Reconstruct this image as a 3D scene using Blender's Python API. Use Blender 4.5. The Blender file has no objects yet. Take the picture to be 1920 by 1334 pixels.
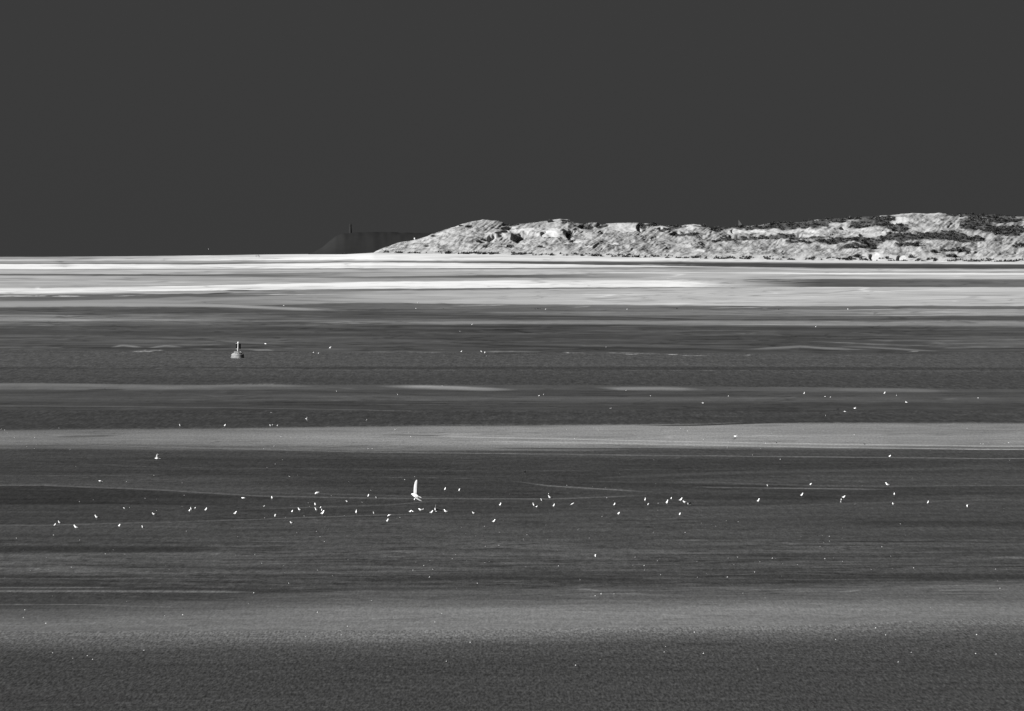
import bpy, math, random
import numpy as np
from mathutils import Vector, Matrix

random.seed(7)
rng = np.random.RandomState(11)

# ------------------------------------------------------------------ camera, sky, sun
FPX = 24444.0        # focal length in pixels of the 1920 px wide picture (a 458 mm telephoto)
CAMH = 28.0          # the viewpoint stands 28 m above the flats
YH = 414.0           # picture row of eye level
RAD = 7.3e6          # earth radius incl. refraction: the far sand really dips below the horizon
W0 = 960.0

sc = bpy.context.scene
cam_d = bpy.data.cameras.new('camera')
cam = bpy.data.objects.new('camera', cam_d)
sc.collection.objects.link(cam)
cam.location = (0, 0, CAMH)
cam.rotation_euler = (math.radians(90), 0, 0)
cam_d.sensor_width = 36.0
cam_d.lens = FPX / 1920.0 * 36.0
cam_d.shift_y = -(667.0 - YH) / 1920.0
cam_d.clip_start = 5.0
cam_d.clip_end = 120000.0
sc.camera = cam

SUN_EL = 21.0
SUN_AZ = 238.0       # compass bearing, +Y = 0, clockwise: the sun stands left of and behind the camera
el, az = math.radians(SUN_EL), math.radians(SUN_AZ)
to_sun = Vector((math.sin(az) * math.cos(el), math.cos(az) * math.cos(el), math.sin(el)))

world = bpy.data.worlds.new('World')
sc.world = world
world.use_nodes = True
nt = world.node_tree
nt.nodes.clear()
out = nt.nodes.new('ShaderNodeOutputWorld')
bg = nt.nodes.new('ShaderNodeBackground')
sky = nt.nodes.new('ShaderNodeTexSky')
sky.sky_type = 'NISHITA'
sky.sun_disc = False
sky.sun_elevation = el
sky.sun_rotation = az
bw = nt.nodes.new('ShaderNodeRGBToBW')             # black-and-white film
pw = nt.nodes.new('ShaderNodeMath'); pw.operation = 'POWER'; pw.inputs[1].default_value = 0.06   # heavy even storm cloud
mu = nt.nodes.new('ShaderNodeMath'); mu.operation = 'MULTIPLY'; mu.inputs[1].default_value = 0.127
nt.links.new(sky.outputs[0], bw.inputs[0])
nt.links.new(bw.outputs[0], pw.inputs[0])
nt.links.new(pw.outputs[0], mu.inputs[0])
nt.links.new(mu.outputs[0], bg.inputs['Color'])
bg.inputs['Strength'].default_value = 0.1
nt.links.new(bg.outputs[0], out.inputs[0])

sun_d = bpy.data.lights.new('sun', 'SUN')
sun_d.energy = 4.0
sun_d.angle = math.radians(0.5)
sun_d.color = (1.0, 0.998, 0.99)
sun = bpy.data.objects.new('sun', sun_d)
sc.collection.objects.link(sun)
sun.rotation_euler = (-to_sun).to_track_quat('-Z', 'Y').to_euler()
sun.location = (0, 0, 200)

sc.view_settings.view_transform = 'Standard'
sc.view_settings.look = 'None'
sc.view_settings.gamma = 1
sc.view_settings.use_curve_mapping = False
EXPO = 1.68
sc.view_settings.exposure = EXPO
KH = 2 ** EXPO * 4.0 * math.sin(el) / math.pi      # picture brightness of a level white surface

# ------------------------------------------------------------------ helpers
def tag(o, label=None, cat=None, group=None, kind=None):
    if label: o['label'] = label
    if cat: o['category'] = cat
    if group: o['group'] = group
    if kind: o['kind'] = kind
    return o

def link(o, parent=None):
    sc.collection.objects.link(o)
    if parent is not None:
        o.parent = parent
    return o

def empty(name, loc, rz=0.0):
    o = bpy.data.objects.new(name, None)
    o.empty_display_size = 0.3
    link(o)
    o.location = loc
    o.rotation_euler = (0, 0, rz)
    return o

_T = rng.rand(1024, 1024)
def vnoise(x, y, seed=0):
    x = np.asarray(x, dtype=np.float64) + seed * 37.17
    y = np.asarray(y, dtype=np.float64) + seed * 91.73
    xi = np.floor(x).astype(np.int64); yi = np.floor(y).astype(np.int64)
    fx = x - xi; fy = y - yi
    fx = fx * fx * (3 - 2 * fx); fy = fy * fy * (3 - 2 * fy)
    a = _T[xi % 1024, yi % 1024]; b = _T[(xi + 1) % 1024, yi % 1024]
    c = _T[xi % 1024, (yi + 1) % 1024]; d = _T[(xi + 1) % 1024, (yi + 1) % 1024]
    return (a * (1 - fx) + b * fx) * (1 - fy) + (c * (1 - fx) + d * fx) * fy

def fbm(x, y, seed=0, octv=4, rough=0.55):
    s = 0; amp = 1.0; tot = 0
    for k in range(octv):
        s = s + amp * (vnoise(x * 2.03 ** k, y * 2.03 ** k, seed + k * 3) - 0.5) * 2
        tot += amp; amp *= rough
    return s / tot

def sstep(t):
    t = np.clip(t, 0, 1)
    return t * t * (3 - 2 * t)

def srgb2lin(g):
    g = np.asarray(g, dtype=np.float64) / 255.0
    return np.where(g <= 0.04045, g / 12.92, ((g + 0.055) / 1.055) ** 2.4)

def mesh_np(name, verts, quads, mat=None, attrs=None, smooth=True, tris=False):
    me = bpy.data.meshes.new(name)
    n = 3 if tris else 4
    me.vertices.add(len(verts))
    me.vertices.foreach_set('co', np.asarray(verts, dtype=np.float32).ravel())
    quads = np.asarray(quads, dtype=np.int32)
    me.loops.add(quads.size)
    me.loops.foreach_set('vertex_index', quads.ravel())
    me.polygons.add(len(quads))
    me.polygons.foreach_set('loop_start', np.arange(0, quads.size, n, dtype=np.int32))
    me.polygons.foreach_set('loop_total', np.full(len(quads), n, dtype=np.int32))
    if smooth:
        me.polygons.foreach_set('use_smooth', np.ones(len(quads), dtype=bool))
    me.update(calc_edges=True)
    for k, v in (attrs or {}).items():
        a = me.attributes.new(k, 'FLOAT', 'POINT')
        a.data.foreach_set('value', np.asarray(v, dtype=np.float32))
    if mat: me.materials.append(mat)
    return bpy.data.objects.new(name, me)

def ray(px, py, d):
    """world point seen at picture position px, py at distance d along the view"""
    return Vector(((px - W0) / FPX * d, d, CAMH - (py - YH) / FPX * d))

# ------------------------------------------------------------------ materials
def new_mat(name, gray=0.5, rough=0.9, spec=0.0, metallic=0.0):
    m = bpy.data.materials.new(name)
    m.use_nodes = True
    b = m.node_tree.nodes['Principled BSDF']
    b.inputs['Base Color'].default_value = (gray, gray, gray, 1)
    b.inputs['Roughness'].default_value = rough
    b.inputs['Specular IOR Level'].default_value = spec
    b.inputs['Metallic'].default_value = metallic
    return m

def N(m, t): return m.node_tree.nodes.new(t)
def L(m, a, b): m.node_tree.links.new(a, b)

def mix_noise(m, lo, hi, scale=3.0, detail=4.0, base=None, coords=None, rough=0.6):
    """procedural mottling: base colour times a noise between lo and hi"""
    b = m.node_tree.nodes['Principled BSDF']
    tc = N(m, 'ShaderNodeTexCoord')
    mp = N(m, 'ShaderNodeMapping')
    mp.inputs['Scale'].default_value = coords or (1, 1, 1)
    nz = N(m, 'ShaderNodeTexNoise'); nz.inputs['Scale'].default_value = scale
    nz.inputs['Detail'].default_value = detail; nz.inputs['Roughness'].default_value = rough
    rm = N(m, 'ShaderNodeMapRange')
    rm.inputs['From Min'].default_value = 0.3; rm.inputs['From Max'].default_value = 0.7
    rm.inputs['To Min'].default_value = lo; rm.inputs['To Max'].default_value = hi
    L(m, tc.outputs['Object'], mp.inputs[0]); L(m, mp.outputs[0], nz.inputs['Vector'])
    L(m, nz.outputs[0], rm.inputs[0])
    if base is None:
        L(m, rm.outputs[0], b.inputs['Base Color'])
        return rm, nz
    mul = N(m, 'ShaderNodeMath'); mul.operation = 'MULTIPLY'
    L(m, base, mul.inputs[0]); L(m, rm.outputs[0], mul.inputs[1])
    L(m, mul.outputs[0], b.inputs['Base Color'])
    return mul, nz

def ground_mat(name, grain, spec, rough, bump=0.0, sx=(6.0, 0.22), sy2=(1.3, 0.05)):
    """sand / mud / water: its own grey comes from the surface's wetness map, ripples from two noises"""
    m = new_mat(name, 0.3, rough, spec)
    b = m.node_tree.nodes['Principled BSDF']
    at = N(m, 'ShaderNodeAttribute'); at.attribute_name = 'alb'
    geo = N(m, 'ShaderNodeNewGeometry')
    last = at.outputs['Fac']
    hs = []
    for (fx, fy), g in ((sx, grain), (sy2, grain * 0.8)):
        mp = N(m, 'ShaderNodeMapping'); mp.inputs['Scale'].default_value = (fx, fy, 0.0)
        nz = N(m, 'ShaderNodeTexNoise'); nz.inputs['Scale'].default_value = 1.0
        nz.inputs['Detail'].default_value = 3.0; nz.inputs['Roughness'].default_value = 0.65
        L(m, geo.outputs['Position'], mp.inputs[0]); L(m, mp.outputs[0], nz.inputs['Vector'])
        rm = N(m, 'ShaderNodeMapRange')
        rm.inputs['From Min'].default_value = 0.25; rm.inputs['From Max'].default_value = 0.75
        rm.inputs['To Min'].default_value = 1 - g; rm.inputs['To Max'].default_value = 1 + g
        rm.clamp = False
        L(m, nz.outputs[0], rm.inputs[0])
        mul = N(m, 'ShaderNodeMath'); mul.operation = 'MULTIPLY'
        L(m, last, mul.inputs[0]); L(m, rm.outputs[0], mul.inputs[1])
        last = mul.outputs[0]
        hs.append(nz.outputs[0])
    L(m, last, b.inputs['Base Color'])
    if bump > 0:
        bp = N(m, 'ShaderNodeBump'); bp.inputs['Strength'].default_value = 1.0
        bp.inputs['Distance'].default_value = bump
        L(m, hs[0], bp.inputs['Height']); L(m, bp.outputs[0], b.inputs['Normal'])
    return m

M_SAND = ground_mat('dry_sand', 0.05, 0.0, 1.0)
M_BANK = ground_mat('damp_sand', 0.28, 0.0, 1.0, sx=(6.5, 0.30), sy2=(3.0, 0.14))
M_WET = ground_mat('wet_sand', 0.12, 0.0, 0.9, sx=(3.0, 0.08), sy2=(0.3, 0.02))
M_MUD = ground_mat('wet_mud', 0.38, 0.0, 0.9, sx=(6.5, 0.34), sy2=(2.0, 0.10))
M_WATER = ground_mat('rippled_water', 0.62, 0.35, 0.35, 0.02, sx=(2.4, 0.10), sy2=(0.8, 0.035))
M_BARE = ground_mat('rough_mud', 0.5, 0.0, 0.95, sx=(7.0, 0.30), sy2=(3.5, 0.15))

# ------------------------------------------------------------------ the lie of the land
def beach_rise(px):       # height of the beach where the dunes start (11 km out)
    return np.interp(px, [-400, 80, 500, 640, 700, 850, 1100, 1300, 1500, 1840, 2600],
                     [-0.5, 0.0, 3.6, 7.4, 9.0, 8.1, 6.2, 4.2, 3.0, 1.6, 0.8])
def far_rise(px):
    return np.interp(px, [-400, 80, 300, 560, 800, 2600], [-0.5, 0.1, 1.2, 3.9, 4.0, 4.0])

def ground_z(px, d):
    """height of the flats at bearing px and distance d, with the curve of the earth"""
    X = (px - W0) / FPX * d
    a = sstep((d - 8600) / 2400)
    b = sstep((d - 11100) / 2200)
    e = beach_rise(px) * a * (1 - b) + far_rise(px) * b
    und = 0.05 * fbm(X / 90.0, d / 160.0, 5, 3)
    return -(X * X + d * d) / (2 * RAD) + e + und

def row_of(px, d, z):
    return YH + FPX * (CAMH - z) / d

def dist_of_row(py):
    """distance at which the plain flats are seen at row py"""
    a = (py - YH) / FPX
    disc = np.maximum(a * a - 2 * CAMH / RAD, 0)
    return (a - np.sqrt(disc)) * RAD

ST = [80, 380, 680, 960, 1260, 1540, 1840]
def row7(*v): return list(v)
# boundaries (row at seven stations), soft width, grey of the surface that starts there at left, mid, right
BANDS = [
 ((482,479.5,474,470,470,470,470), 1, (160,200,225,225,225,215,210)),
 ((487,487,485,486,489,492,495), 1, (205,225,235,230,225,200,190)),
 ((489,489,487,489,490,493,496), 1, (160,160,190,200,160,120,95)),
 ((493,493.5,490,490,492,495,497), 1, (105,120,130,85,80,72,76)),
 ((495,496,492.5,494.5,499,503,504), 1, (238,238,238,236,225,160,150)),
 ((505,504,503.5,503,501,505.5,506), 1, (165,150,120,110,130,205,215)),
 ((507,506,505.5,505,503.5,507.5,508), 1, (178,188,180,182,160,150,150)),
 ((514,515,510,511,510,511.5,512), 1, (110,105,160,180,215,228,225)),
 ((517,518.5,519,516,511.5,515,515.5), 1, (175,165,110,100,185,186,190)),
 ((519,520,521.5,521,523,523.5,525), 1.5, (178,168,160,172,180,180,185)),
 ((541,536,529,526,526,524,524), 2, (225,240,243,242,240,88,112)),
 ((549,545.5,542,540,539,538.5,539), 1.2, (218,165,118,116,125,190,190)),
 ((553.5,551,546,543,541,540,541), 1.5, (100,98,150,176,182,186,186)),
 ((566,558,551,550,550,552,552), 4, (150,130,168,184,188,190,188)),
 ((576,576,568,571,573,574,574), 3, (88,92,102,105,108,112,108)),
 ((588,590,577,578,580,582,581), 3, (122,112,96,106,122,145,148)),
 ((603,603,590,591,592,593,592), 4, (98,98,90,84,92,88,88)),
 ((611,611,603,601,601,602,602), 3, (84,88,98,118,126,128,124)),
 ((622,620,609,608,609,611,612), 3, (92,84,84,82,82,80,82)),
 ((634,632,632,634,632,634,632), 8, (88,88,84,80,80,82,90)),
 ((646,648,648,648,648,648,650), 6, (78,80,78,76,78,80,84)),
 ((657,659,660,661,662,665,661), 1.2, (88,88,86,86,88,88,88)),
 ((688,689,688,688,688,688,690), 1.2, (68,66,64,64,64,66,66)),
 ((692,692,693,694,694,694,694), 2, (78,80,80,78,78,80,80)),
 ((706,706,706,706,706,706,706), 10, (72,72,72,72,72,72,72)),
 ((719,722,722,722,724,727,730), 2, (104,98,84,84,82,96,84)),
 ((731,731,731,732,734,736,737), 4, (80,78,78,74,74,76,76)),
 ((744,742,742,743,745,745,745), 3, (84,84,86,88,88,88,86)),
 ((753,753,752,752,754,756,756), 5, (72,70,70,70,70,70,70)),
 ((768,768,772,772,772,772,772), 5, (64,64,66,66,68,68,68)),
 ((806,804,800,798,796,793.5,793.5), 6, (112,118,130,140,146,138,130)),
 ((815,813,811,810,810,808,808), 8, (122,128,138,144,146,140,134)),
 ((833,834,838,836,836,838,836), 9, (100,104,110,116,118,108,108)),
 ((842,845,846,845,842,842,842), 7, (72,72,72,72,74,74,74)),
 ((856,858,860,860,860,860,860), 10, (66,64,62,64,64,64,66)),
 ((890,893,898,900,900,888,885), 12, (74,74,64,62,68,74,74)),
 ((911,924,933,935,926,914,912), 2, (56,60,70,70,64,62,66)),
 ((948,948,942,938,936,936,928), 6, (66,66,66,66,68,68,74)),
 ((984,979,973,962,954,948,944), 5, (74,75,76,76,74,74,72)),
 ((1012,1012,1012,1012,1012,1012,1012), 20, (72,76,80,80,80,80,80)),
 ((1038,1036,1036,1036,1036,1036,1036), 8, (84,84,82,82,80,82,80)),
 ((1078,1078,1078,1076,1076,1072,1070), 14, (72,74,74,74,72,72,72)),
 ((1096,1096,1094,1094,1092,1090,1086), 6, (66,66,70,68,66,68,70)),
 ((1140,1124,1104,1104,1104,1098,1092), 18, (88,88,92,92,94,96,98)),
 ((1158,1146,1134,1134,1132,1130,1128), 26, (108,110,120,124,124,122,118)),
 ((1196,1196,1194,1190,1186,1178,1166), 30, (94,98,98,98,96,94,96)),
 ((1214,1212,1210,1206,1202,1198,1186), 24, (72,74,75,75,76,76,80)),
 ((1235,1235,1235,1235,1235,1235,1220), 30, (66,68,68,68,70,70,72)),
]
# strokes: polyline, half thickness, grey, raggedness
STROKES = [
 ([(80,478.5),(480,476.8),(700,475)], 1.2, 95, 0.2),
 ([(80,555.5),(170,556)], 1.1, 215, 0.9), ([(180,556),(300,554)], .8, 190, 0.9),
 ([(415,545),(480,545.5)], 1.3, 50, 0.3), ([(380,552),(440,549)], 1.2, 60, .4), ([(430,553),(640,552)], .8, 205, .7),
 ([(80,567),(250,565),(340,566),(430,561),(560,556),(680,554)], 3.0, 150, .3),
 ([(80,571),(300,572),(420,574),(540,579),(640,582)], 3.4, 158, .15),
 ([(280,561),(350,558),(420,562)], 2.5, 135, .4),
 ([(150,582),(420,584),(700,586),(960,588)], 2.5, 76, .5),
 ([(80,589),(180,590),(260,589)], 1.6, 75, .5),
 ([(690,590),(900,592),(1150,595),(1350,600)], 1.4, 66, .4), ([(760,596),(960,598),(1260,600),(1840,599)], 2.0, 76, .5),
 ([(1040,588),(1200,589),(1400,588)], 2.2, 122, .4),
 ([(750,606),(900,606),(1100,605),(1300,607),(1500,605),(1840,609)], 2.6, 132, .4),
 ([(850,574),(900,573),(960,572)], .9, 185, .8), ([(1070,577),(1110,575)], 1., 190, .7), ([(1320,578),(1440,577)], 1., 165, .6),
 ([(1400,581),(1560,582),(1700,580),(1840,581)], 1.0, 168, .5),
 ([(520,602),(700,608),(900,609)], .8, 130, .6),
 ([(80,624),(380,628),(680,628)], 4.5, 74, .5), ([(450,628),(680,629),(960,630),(1260,634)], 3.0, 70, .5),
 ([(330,632),(420,640),(500,646),(640,650)], 1.6, 68, .4), ([(380,636),(460,643),(560,646)], 2.0, 108, .3),
 ([(850,641),(930,648),(1100,652),(1260,654),(1400,656)], 1.7, 58, .4),
 ([(1480,641),(1540,641),(1640,646),(1760,650)], 1.5, 118, .4),
 ([(1380,657),(1500,650),(1560,654),(1640,657)], 2.8, 122, .3), ([(1560,650),(1640,652),(1720,657),(1780,660)], 2.0, 118, .3),
 ([(1740,646),(1840,644)], 1.6, 108, .5), ([(1760,653),(1840,651)], 1.4, 118, .5),
 ([(80,651),(110,652),(125,650)], .9, 120, .5), ([(205,652),(230,648),(270,652)], 1.9, 130, .2), ([(275,653),(310,649),(345,651)], 1.9, 132, .2),
 ([(100,654),(200,653),(330,654),(440,651),(560,655)], 1.2, 52, .5),
 ([(350,656),(440,655),(560,658)], .9, 150, .7), ([(255,657),(310,657.5)], .8, 200, .8), ([(240,659.5),(300,659.5)], .7, 205, .9),
 ([(470,657),(500,656.5),(515,658)], 1.4, 135, .1),
 ([(620,658),(760,656.5),(860,657.5)], 1.0, 54, .5), ([(660,661),(760,660),(860,662)], .8, 132, .8),
 ([(810,655),(840,655.5)], .7, 200, .9), ([(890,660),(960,659.5),(1020,660)], 1.2, 150, .6), ([(900,663),(1040,662.5)], .9, 48, .6),
 ([(1046,660),(1068,662),(1110,662.5)], .9, 225, .8), ([(1110,662),(1260,663)], .8, 150, .9), ([(1150,664.5),(1260,665)], .8, 190, .9),
 ([(1250,665),(1275,665.5)], 1., 215, .7), ([(1395,666),(1412,666.5)], 1., 220, .5), ([(1270,667),(1330,667)], .7, 170, .9),
 ([(1200,657),(1300,656),(1420,658)], 1.2, 62, .6), ([(1480,662),(1620,662),(1760,663)], 1.1, 55, .6), ([(1700,660),(1730,658)], .8, 175, .8),
 ([(80,721),(150,722),(240,725),(330,727),(420,724),(500,722),(600,725)], 3.6, 116, .35),
 ([(160,731),(240,731)], .9, 46, .3), ([(390,731),(600,735),(740,737)], .8, 62, .4),
 ([(703,724),(730,725),(800,726),(880,729),(980,732)], 4.2, 140, .15), ([(740,724),(900,727)], 2.0, 152, .3),
 ([(1108,727),(1160,729),(1240,729),(1330,731)], 3.8, 134, .15), ([(1520,729),(1580,731),(1700,732),(1800,734)], 4.0, 112, .2),
 ([(600,725),(640,728),(690,732)], 1.2, 98, .5),
 ([(80,761.5),(250,762.5),(420,765),(680,769),(830,772.5)], .9, 98, .2),
 ([(700,754),(960,756),(1260,755),(1500,757)], .7, 88, .5), ([(900,756),(1180,753)], .7, 86, .5),
 ([(80,686),(300,690),(600,693)], .8, 88, .6),
 ([(1390,527),(1440,529),(1500,528)], .9, 62, .8), ([(1440,532),(1520,530),(1600,531)], .9, 66, .8), ([(1560,527),(1700,528),(1840,529)], .9, 80, .9),
 ([(1480,535),(1600,535.5),(1700,535)], .9, 72, .5), ([(1600,529),(1660,531),(1740,530)], .8, 70, .8), ([(1380,524),(1480,525)], .8, 84, .7),
 ([(80,552),(200,551.5),(300,551)], 1.0, 100, .4), ([(300,498),(700,500),(1100,500.5)], .6, 205, .5), ([(80,526),(400,527),(800,526)], .7, 150, .6),
 ([(960,553),(1100,551),(1300,549)], .6, 168, .5), ([(1260,551),(1500,550),(1840,548)], .6, 172, .6), ([(700,509),(1200,508),(1840,510)], .6, 205, .5),
 ([(1170,496),(1240,497.5),(1330,497)], .8, 170, .8), ([(1240,565),(1500,563),(1800,566)], .6, 170, .7), ([(1780,564.5),(1800,565)], .7, 230, .5), ([(100,689),(600,694),(1200,695),(1840,696)], .6, 104, .8),
 ([(1180,799),(1300,798),(1440,793),(1560,790),(1700,791)], 1.4, 50, .3),
 ([(660,803),(750,799),(900,796),(1040,795)], 1.0, 98, .5),
 ([(90,820),(150,819),(230,817)], 2.0, 84, .4), ([(700,815),(800,817),(850,817)], 1.0, 86, .4), ([(960,799),(1060,801)], 1.5, 112, .5),
 ([(142,835),(400,841),(680,848),(960,851),(1254,854.5),(1540,857),(1840,860)], .8, 120, .3),
 ([(292,832),(480,833),(580,835),(675,841),(900,844),(1160,846)], .8, 122, .3),
 ([(785,818),(1000,822),(1254,828),(1540,833),(1840,837)], 1.0, 178, .2),
 ([(879,827),(1050,830),(1254,834),(1540,839),(1840,843)], 1.0, 172, .2),
 ([(1384,816),(1540,819)], .7, 172, .3), ([(1500,824),(1700,826)], .7, 150, .4),
 ([(1040,820),(1200,820)], .7, 100, .3), ([(900,841),(1260,842),(1500,848)], 1.3, 68, .4),
 ([(80,892),(200,892),(300,894)], 1.0, 84, .3), ([(80,868),(300,877),(680,880),(960,884),(1260,880)], .9, 80, .7),
 ([(680,895),(800,896),(940,898)], .9, 92, .7),
 ([(80,910.5),(290,918.5),(480,930),(680,934),(860,935),(1030,936),(1236,928.5)], 1.4, 97, .1),
 ([(400,922),(560,925),(700,929),(860,933)], 1.2, 84, .3),
 ([(944,900),(1027,911),(1152,918.5),(1240,924)], 1.3, 114, .1),
 ([(1220,904.5),(1337,905),(1540,911),(1680,912),(1840,910.5)], .9, 92, .2),
 ([(1100,903),(1220,905)], .9, 80, .2), ([(1100,897),(1400,886),(1840,878)], 3.2, 78, .2),
 ([(1228,908.5),(1337,914),(1540,916.5),(1680,918)], 1.1, 118, .1),
 ([(1240,909),(1400,911),(1560,914)], 1.4, 54, .2),
 ([(1080,905),(1260,910),(1500,915)], 3.0, 56, .4),
 ([(80,985),(250,981),(480,974),(680,967),(860,963)], 1.1, 95, .2),
 ([(460,955),(730,947),(856,936)], 1.2, 90, .2), ([(460,977),(668,973),(856,966)], 1.0, 82, .4),
 ([(1240,953),(1400,951),(1600,944),(1840,938)], 2.4, 82, .2),
 ([(80,929),(300,930),(480,932)], 5.0, 54, .5), ([(80,944),(300,945),(420,947)], 1.6, 50, .4), ([(150,974),(300,974)], 1.0, 56, .4),
 ([(1150,975.5),(1260,975),(1340,974)], .9, 58, .3), ([(1170,974),(1300,973.5)], .6, 100, .5),
 ([(1580,981),(1700,981),(1900,982)], 5.0, 60, .4), ([(80,1006),(250,1006),(360,1007)], 3.0, 64, .6),
 ([(80,1030),(200,1031),(320,1030),(440,1028)], 7.5, 54, .2),
 ([(1520,1016),(1840,1016.5)], 1.0, 50, .3), ([(560,1050),(640,1049)], 1., 66, .5), ([(1360,1050),(1560,1048)], 1., 62, .4), ([(1100,1052),(1250,1050)], 1., 62, .4),
 ([(840,1060),(1000,1060),(1100,1058)], 1.2, 62, .4), ([(440,1076),(700,1072),(960,1068)], 1.2, 96, .6), ([(1060,1070),(1260,1068)], .8, 100, .5),
 ([(720,1084),(900,1085),(1100,1086),(1260,1088)], 4.0, 58, .3), ([(860,1094),(1060,1096)], .9, 92, .7), ([(1240,1070),(1840,1062)], 2.0, 62, .6),
 ([(1300,1078),(1480,1076),(1640,1080)], .8, 96, .5), ([(1680,1065),(1840,1060)], .8, 92, .4),
 ([(1400,1083),(1700,1086),(1840,1082)], 5.0, 60, .4), ([(1240,1101),(1380,1101),(1480,1103)], .8, 104, .3), ([(1320,1085),(1500,1087),(1740,1086)], .8, 90, .5),
 ([(80,1082),(200,1082),(300,1080)], 2.4, 58, .3), ([(80,1086),(350,1085),(480,1088)], .9, 98, .4), ([(80,1097),(160,1097),(240,1099)], 4.0, 58, .2),
 ([(80,1102.5),(160,1102),(230,1102)], 1.1, 108, .2), ([(80,1109),(250,1109.5),(400,1109.5),(500,1111)], 2.6, 106, .05),
 ([(230,1119),(270,1119)], .8, 98, .4), ([(80,1134),(160,1134),(240,1137),(380,1140)], 1.0, 112, .5), ([(90,1132),(220,1133)], 1.3, 66, .4), ([(80,1141),(230,1141)], 1.0, 68, .4),
]

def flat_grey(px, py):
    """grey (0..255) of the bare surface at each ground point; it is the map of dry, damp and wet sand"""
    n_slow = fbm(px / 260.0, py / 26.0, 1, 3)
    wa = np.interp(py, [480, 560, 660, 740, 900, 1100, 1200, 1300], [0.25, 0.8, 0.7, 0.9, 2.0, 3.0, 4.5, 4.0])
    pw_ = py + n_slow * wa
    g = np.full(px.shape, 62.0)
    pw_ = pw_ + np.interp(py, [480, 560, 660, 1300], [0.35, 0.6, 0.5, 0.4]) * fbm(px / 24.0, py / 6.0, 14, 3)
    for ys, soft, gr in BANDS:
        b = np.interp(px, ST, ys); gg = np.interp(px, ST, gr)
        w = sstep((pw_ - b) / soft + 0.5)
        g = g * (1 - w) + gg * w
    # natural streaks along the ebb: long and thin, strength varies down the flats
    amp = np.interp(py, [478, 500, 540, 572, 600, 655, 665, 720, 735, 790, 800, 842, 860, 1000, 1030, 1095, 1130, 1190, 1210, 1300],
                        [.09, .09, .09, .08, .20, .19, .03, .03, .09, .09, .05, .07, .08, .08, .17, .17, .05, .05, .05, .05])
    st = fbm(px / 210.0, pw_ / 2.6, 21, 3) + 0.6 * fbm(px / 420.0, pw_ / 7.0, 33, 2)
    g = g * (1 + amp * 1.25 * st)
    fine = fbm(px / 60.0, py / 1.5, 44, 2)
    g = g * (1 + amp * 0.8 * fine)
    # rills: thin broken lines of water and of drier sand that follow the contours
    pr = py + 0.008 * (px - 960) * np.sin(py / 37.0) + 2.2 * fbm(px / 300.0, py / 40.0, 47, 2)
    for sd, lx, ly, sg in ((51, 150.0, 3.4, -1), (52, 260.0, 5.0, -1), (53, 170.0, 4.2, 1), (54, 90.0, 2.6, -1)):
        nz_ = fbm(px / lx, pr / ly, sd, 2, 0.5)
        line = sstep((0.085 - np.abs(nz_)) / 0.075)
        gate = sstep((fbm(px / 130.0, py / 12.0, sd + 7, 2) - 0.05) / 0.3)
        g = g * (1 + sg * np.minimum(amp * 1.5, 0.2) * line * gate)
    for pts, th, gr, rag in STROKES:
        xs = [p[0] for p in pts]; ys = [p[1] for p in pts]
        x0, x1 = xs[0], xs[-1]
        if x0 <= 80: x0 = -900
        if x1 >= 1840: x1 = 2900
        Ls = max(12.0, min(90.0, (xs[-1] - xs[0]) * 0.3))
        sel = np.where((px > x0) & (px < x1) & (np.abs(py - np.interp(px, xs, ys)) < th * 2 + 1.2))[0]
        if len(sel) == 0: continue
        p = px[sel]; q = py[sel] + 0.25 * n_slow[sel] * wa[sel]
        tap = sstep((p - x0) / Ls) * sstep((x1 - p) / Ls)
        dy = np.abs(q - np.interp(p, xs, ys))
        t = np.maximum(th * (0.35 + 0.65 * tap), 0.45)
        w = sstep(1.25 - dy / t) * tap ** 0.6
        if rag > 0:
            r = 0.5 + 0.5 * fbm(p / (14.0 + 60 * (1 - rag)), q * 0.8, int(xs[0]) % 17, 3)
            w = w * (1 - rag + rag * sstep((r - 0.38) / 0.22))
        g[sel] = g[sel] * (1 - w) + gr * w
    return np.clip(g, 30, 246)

# grid of the flats: rows thin out with distance, every row a constant distance from the camera foot
rows = np.concatenate([np.arange(1340.0, 600.0, -1.0), np.arange(600.0, 483.2, -0.45)])
dd = dist_of_row(rows)
near = np.array([-3000.0, -600.0, 0.0, 150.0, 350.0, 560.0, 680.0])
far = np.concatenate([np.linspace(dd[-1] + 150, 21000, 46), np.array([24000.0, 30000.0, 45000.0])])
dd = np.concatenate([near, dd, far])
cols = np.concatenate([[-9000, -4000, -1600, -700], np.arange(-300.0, 2224.0, 4.0), [2700, 3600, 6000, 11000]])
nr, nc = len(dd), len(cols)
PX, DD = np.meshgrid(cols, dd)
DE = np.maximum(DD, 600.0)                     # beside and behind the camera the sheet keeps its width
XX = (PX - W0) / FPX * np.where(DD < 600, 600.0 + (600 - DD) * 4, DD)
ZZ = ground_z(PX, DE)
ZZ = np.where(DD < 600, -0.03, ZZ)
RW = YH + FPX * (CAMH - ZZ) / DE
gg = flat_grey(PX.ravel(), np.minimum(RW.ravel(), 1336.0))
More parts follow.
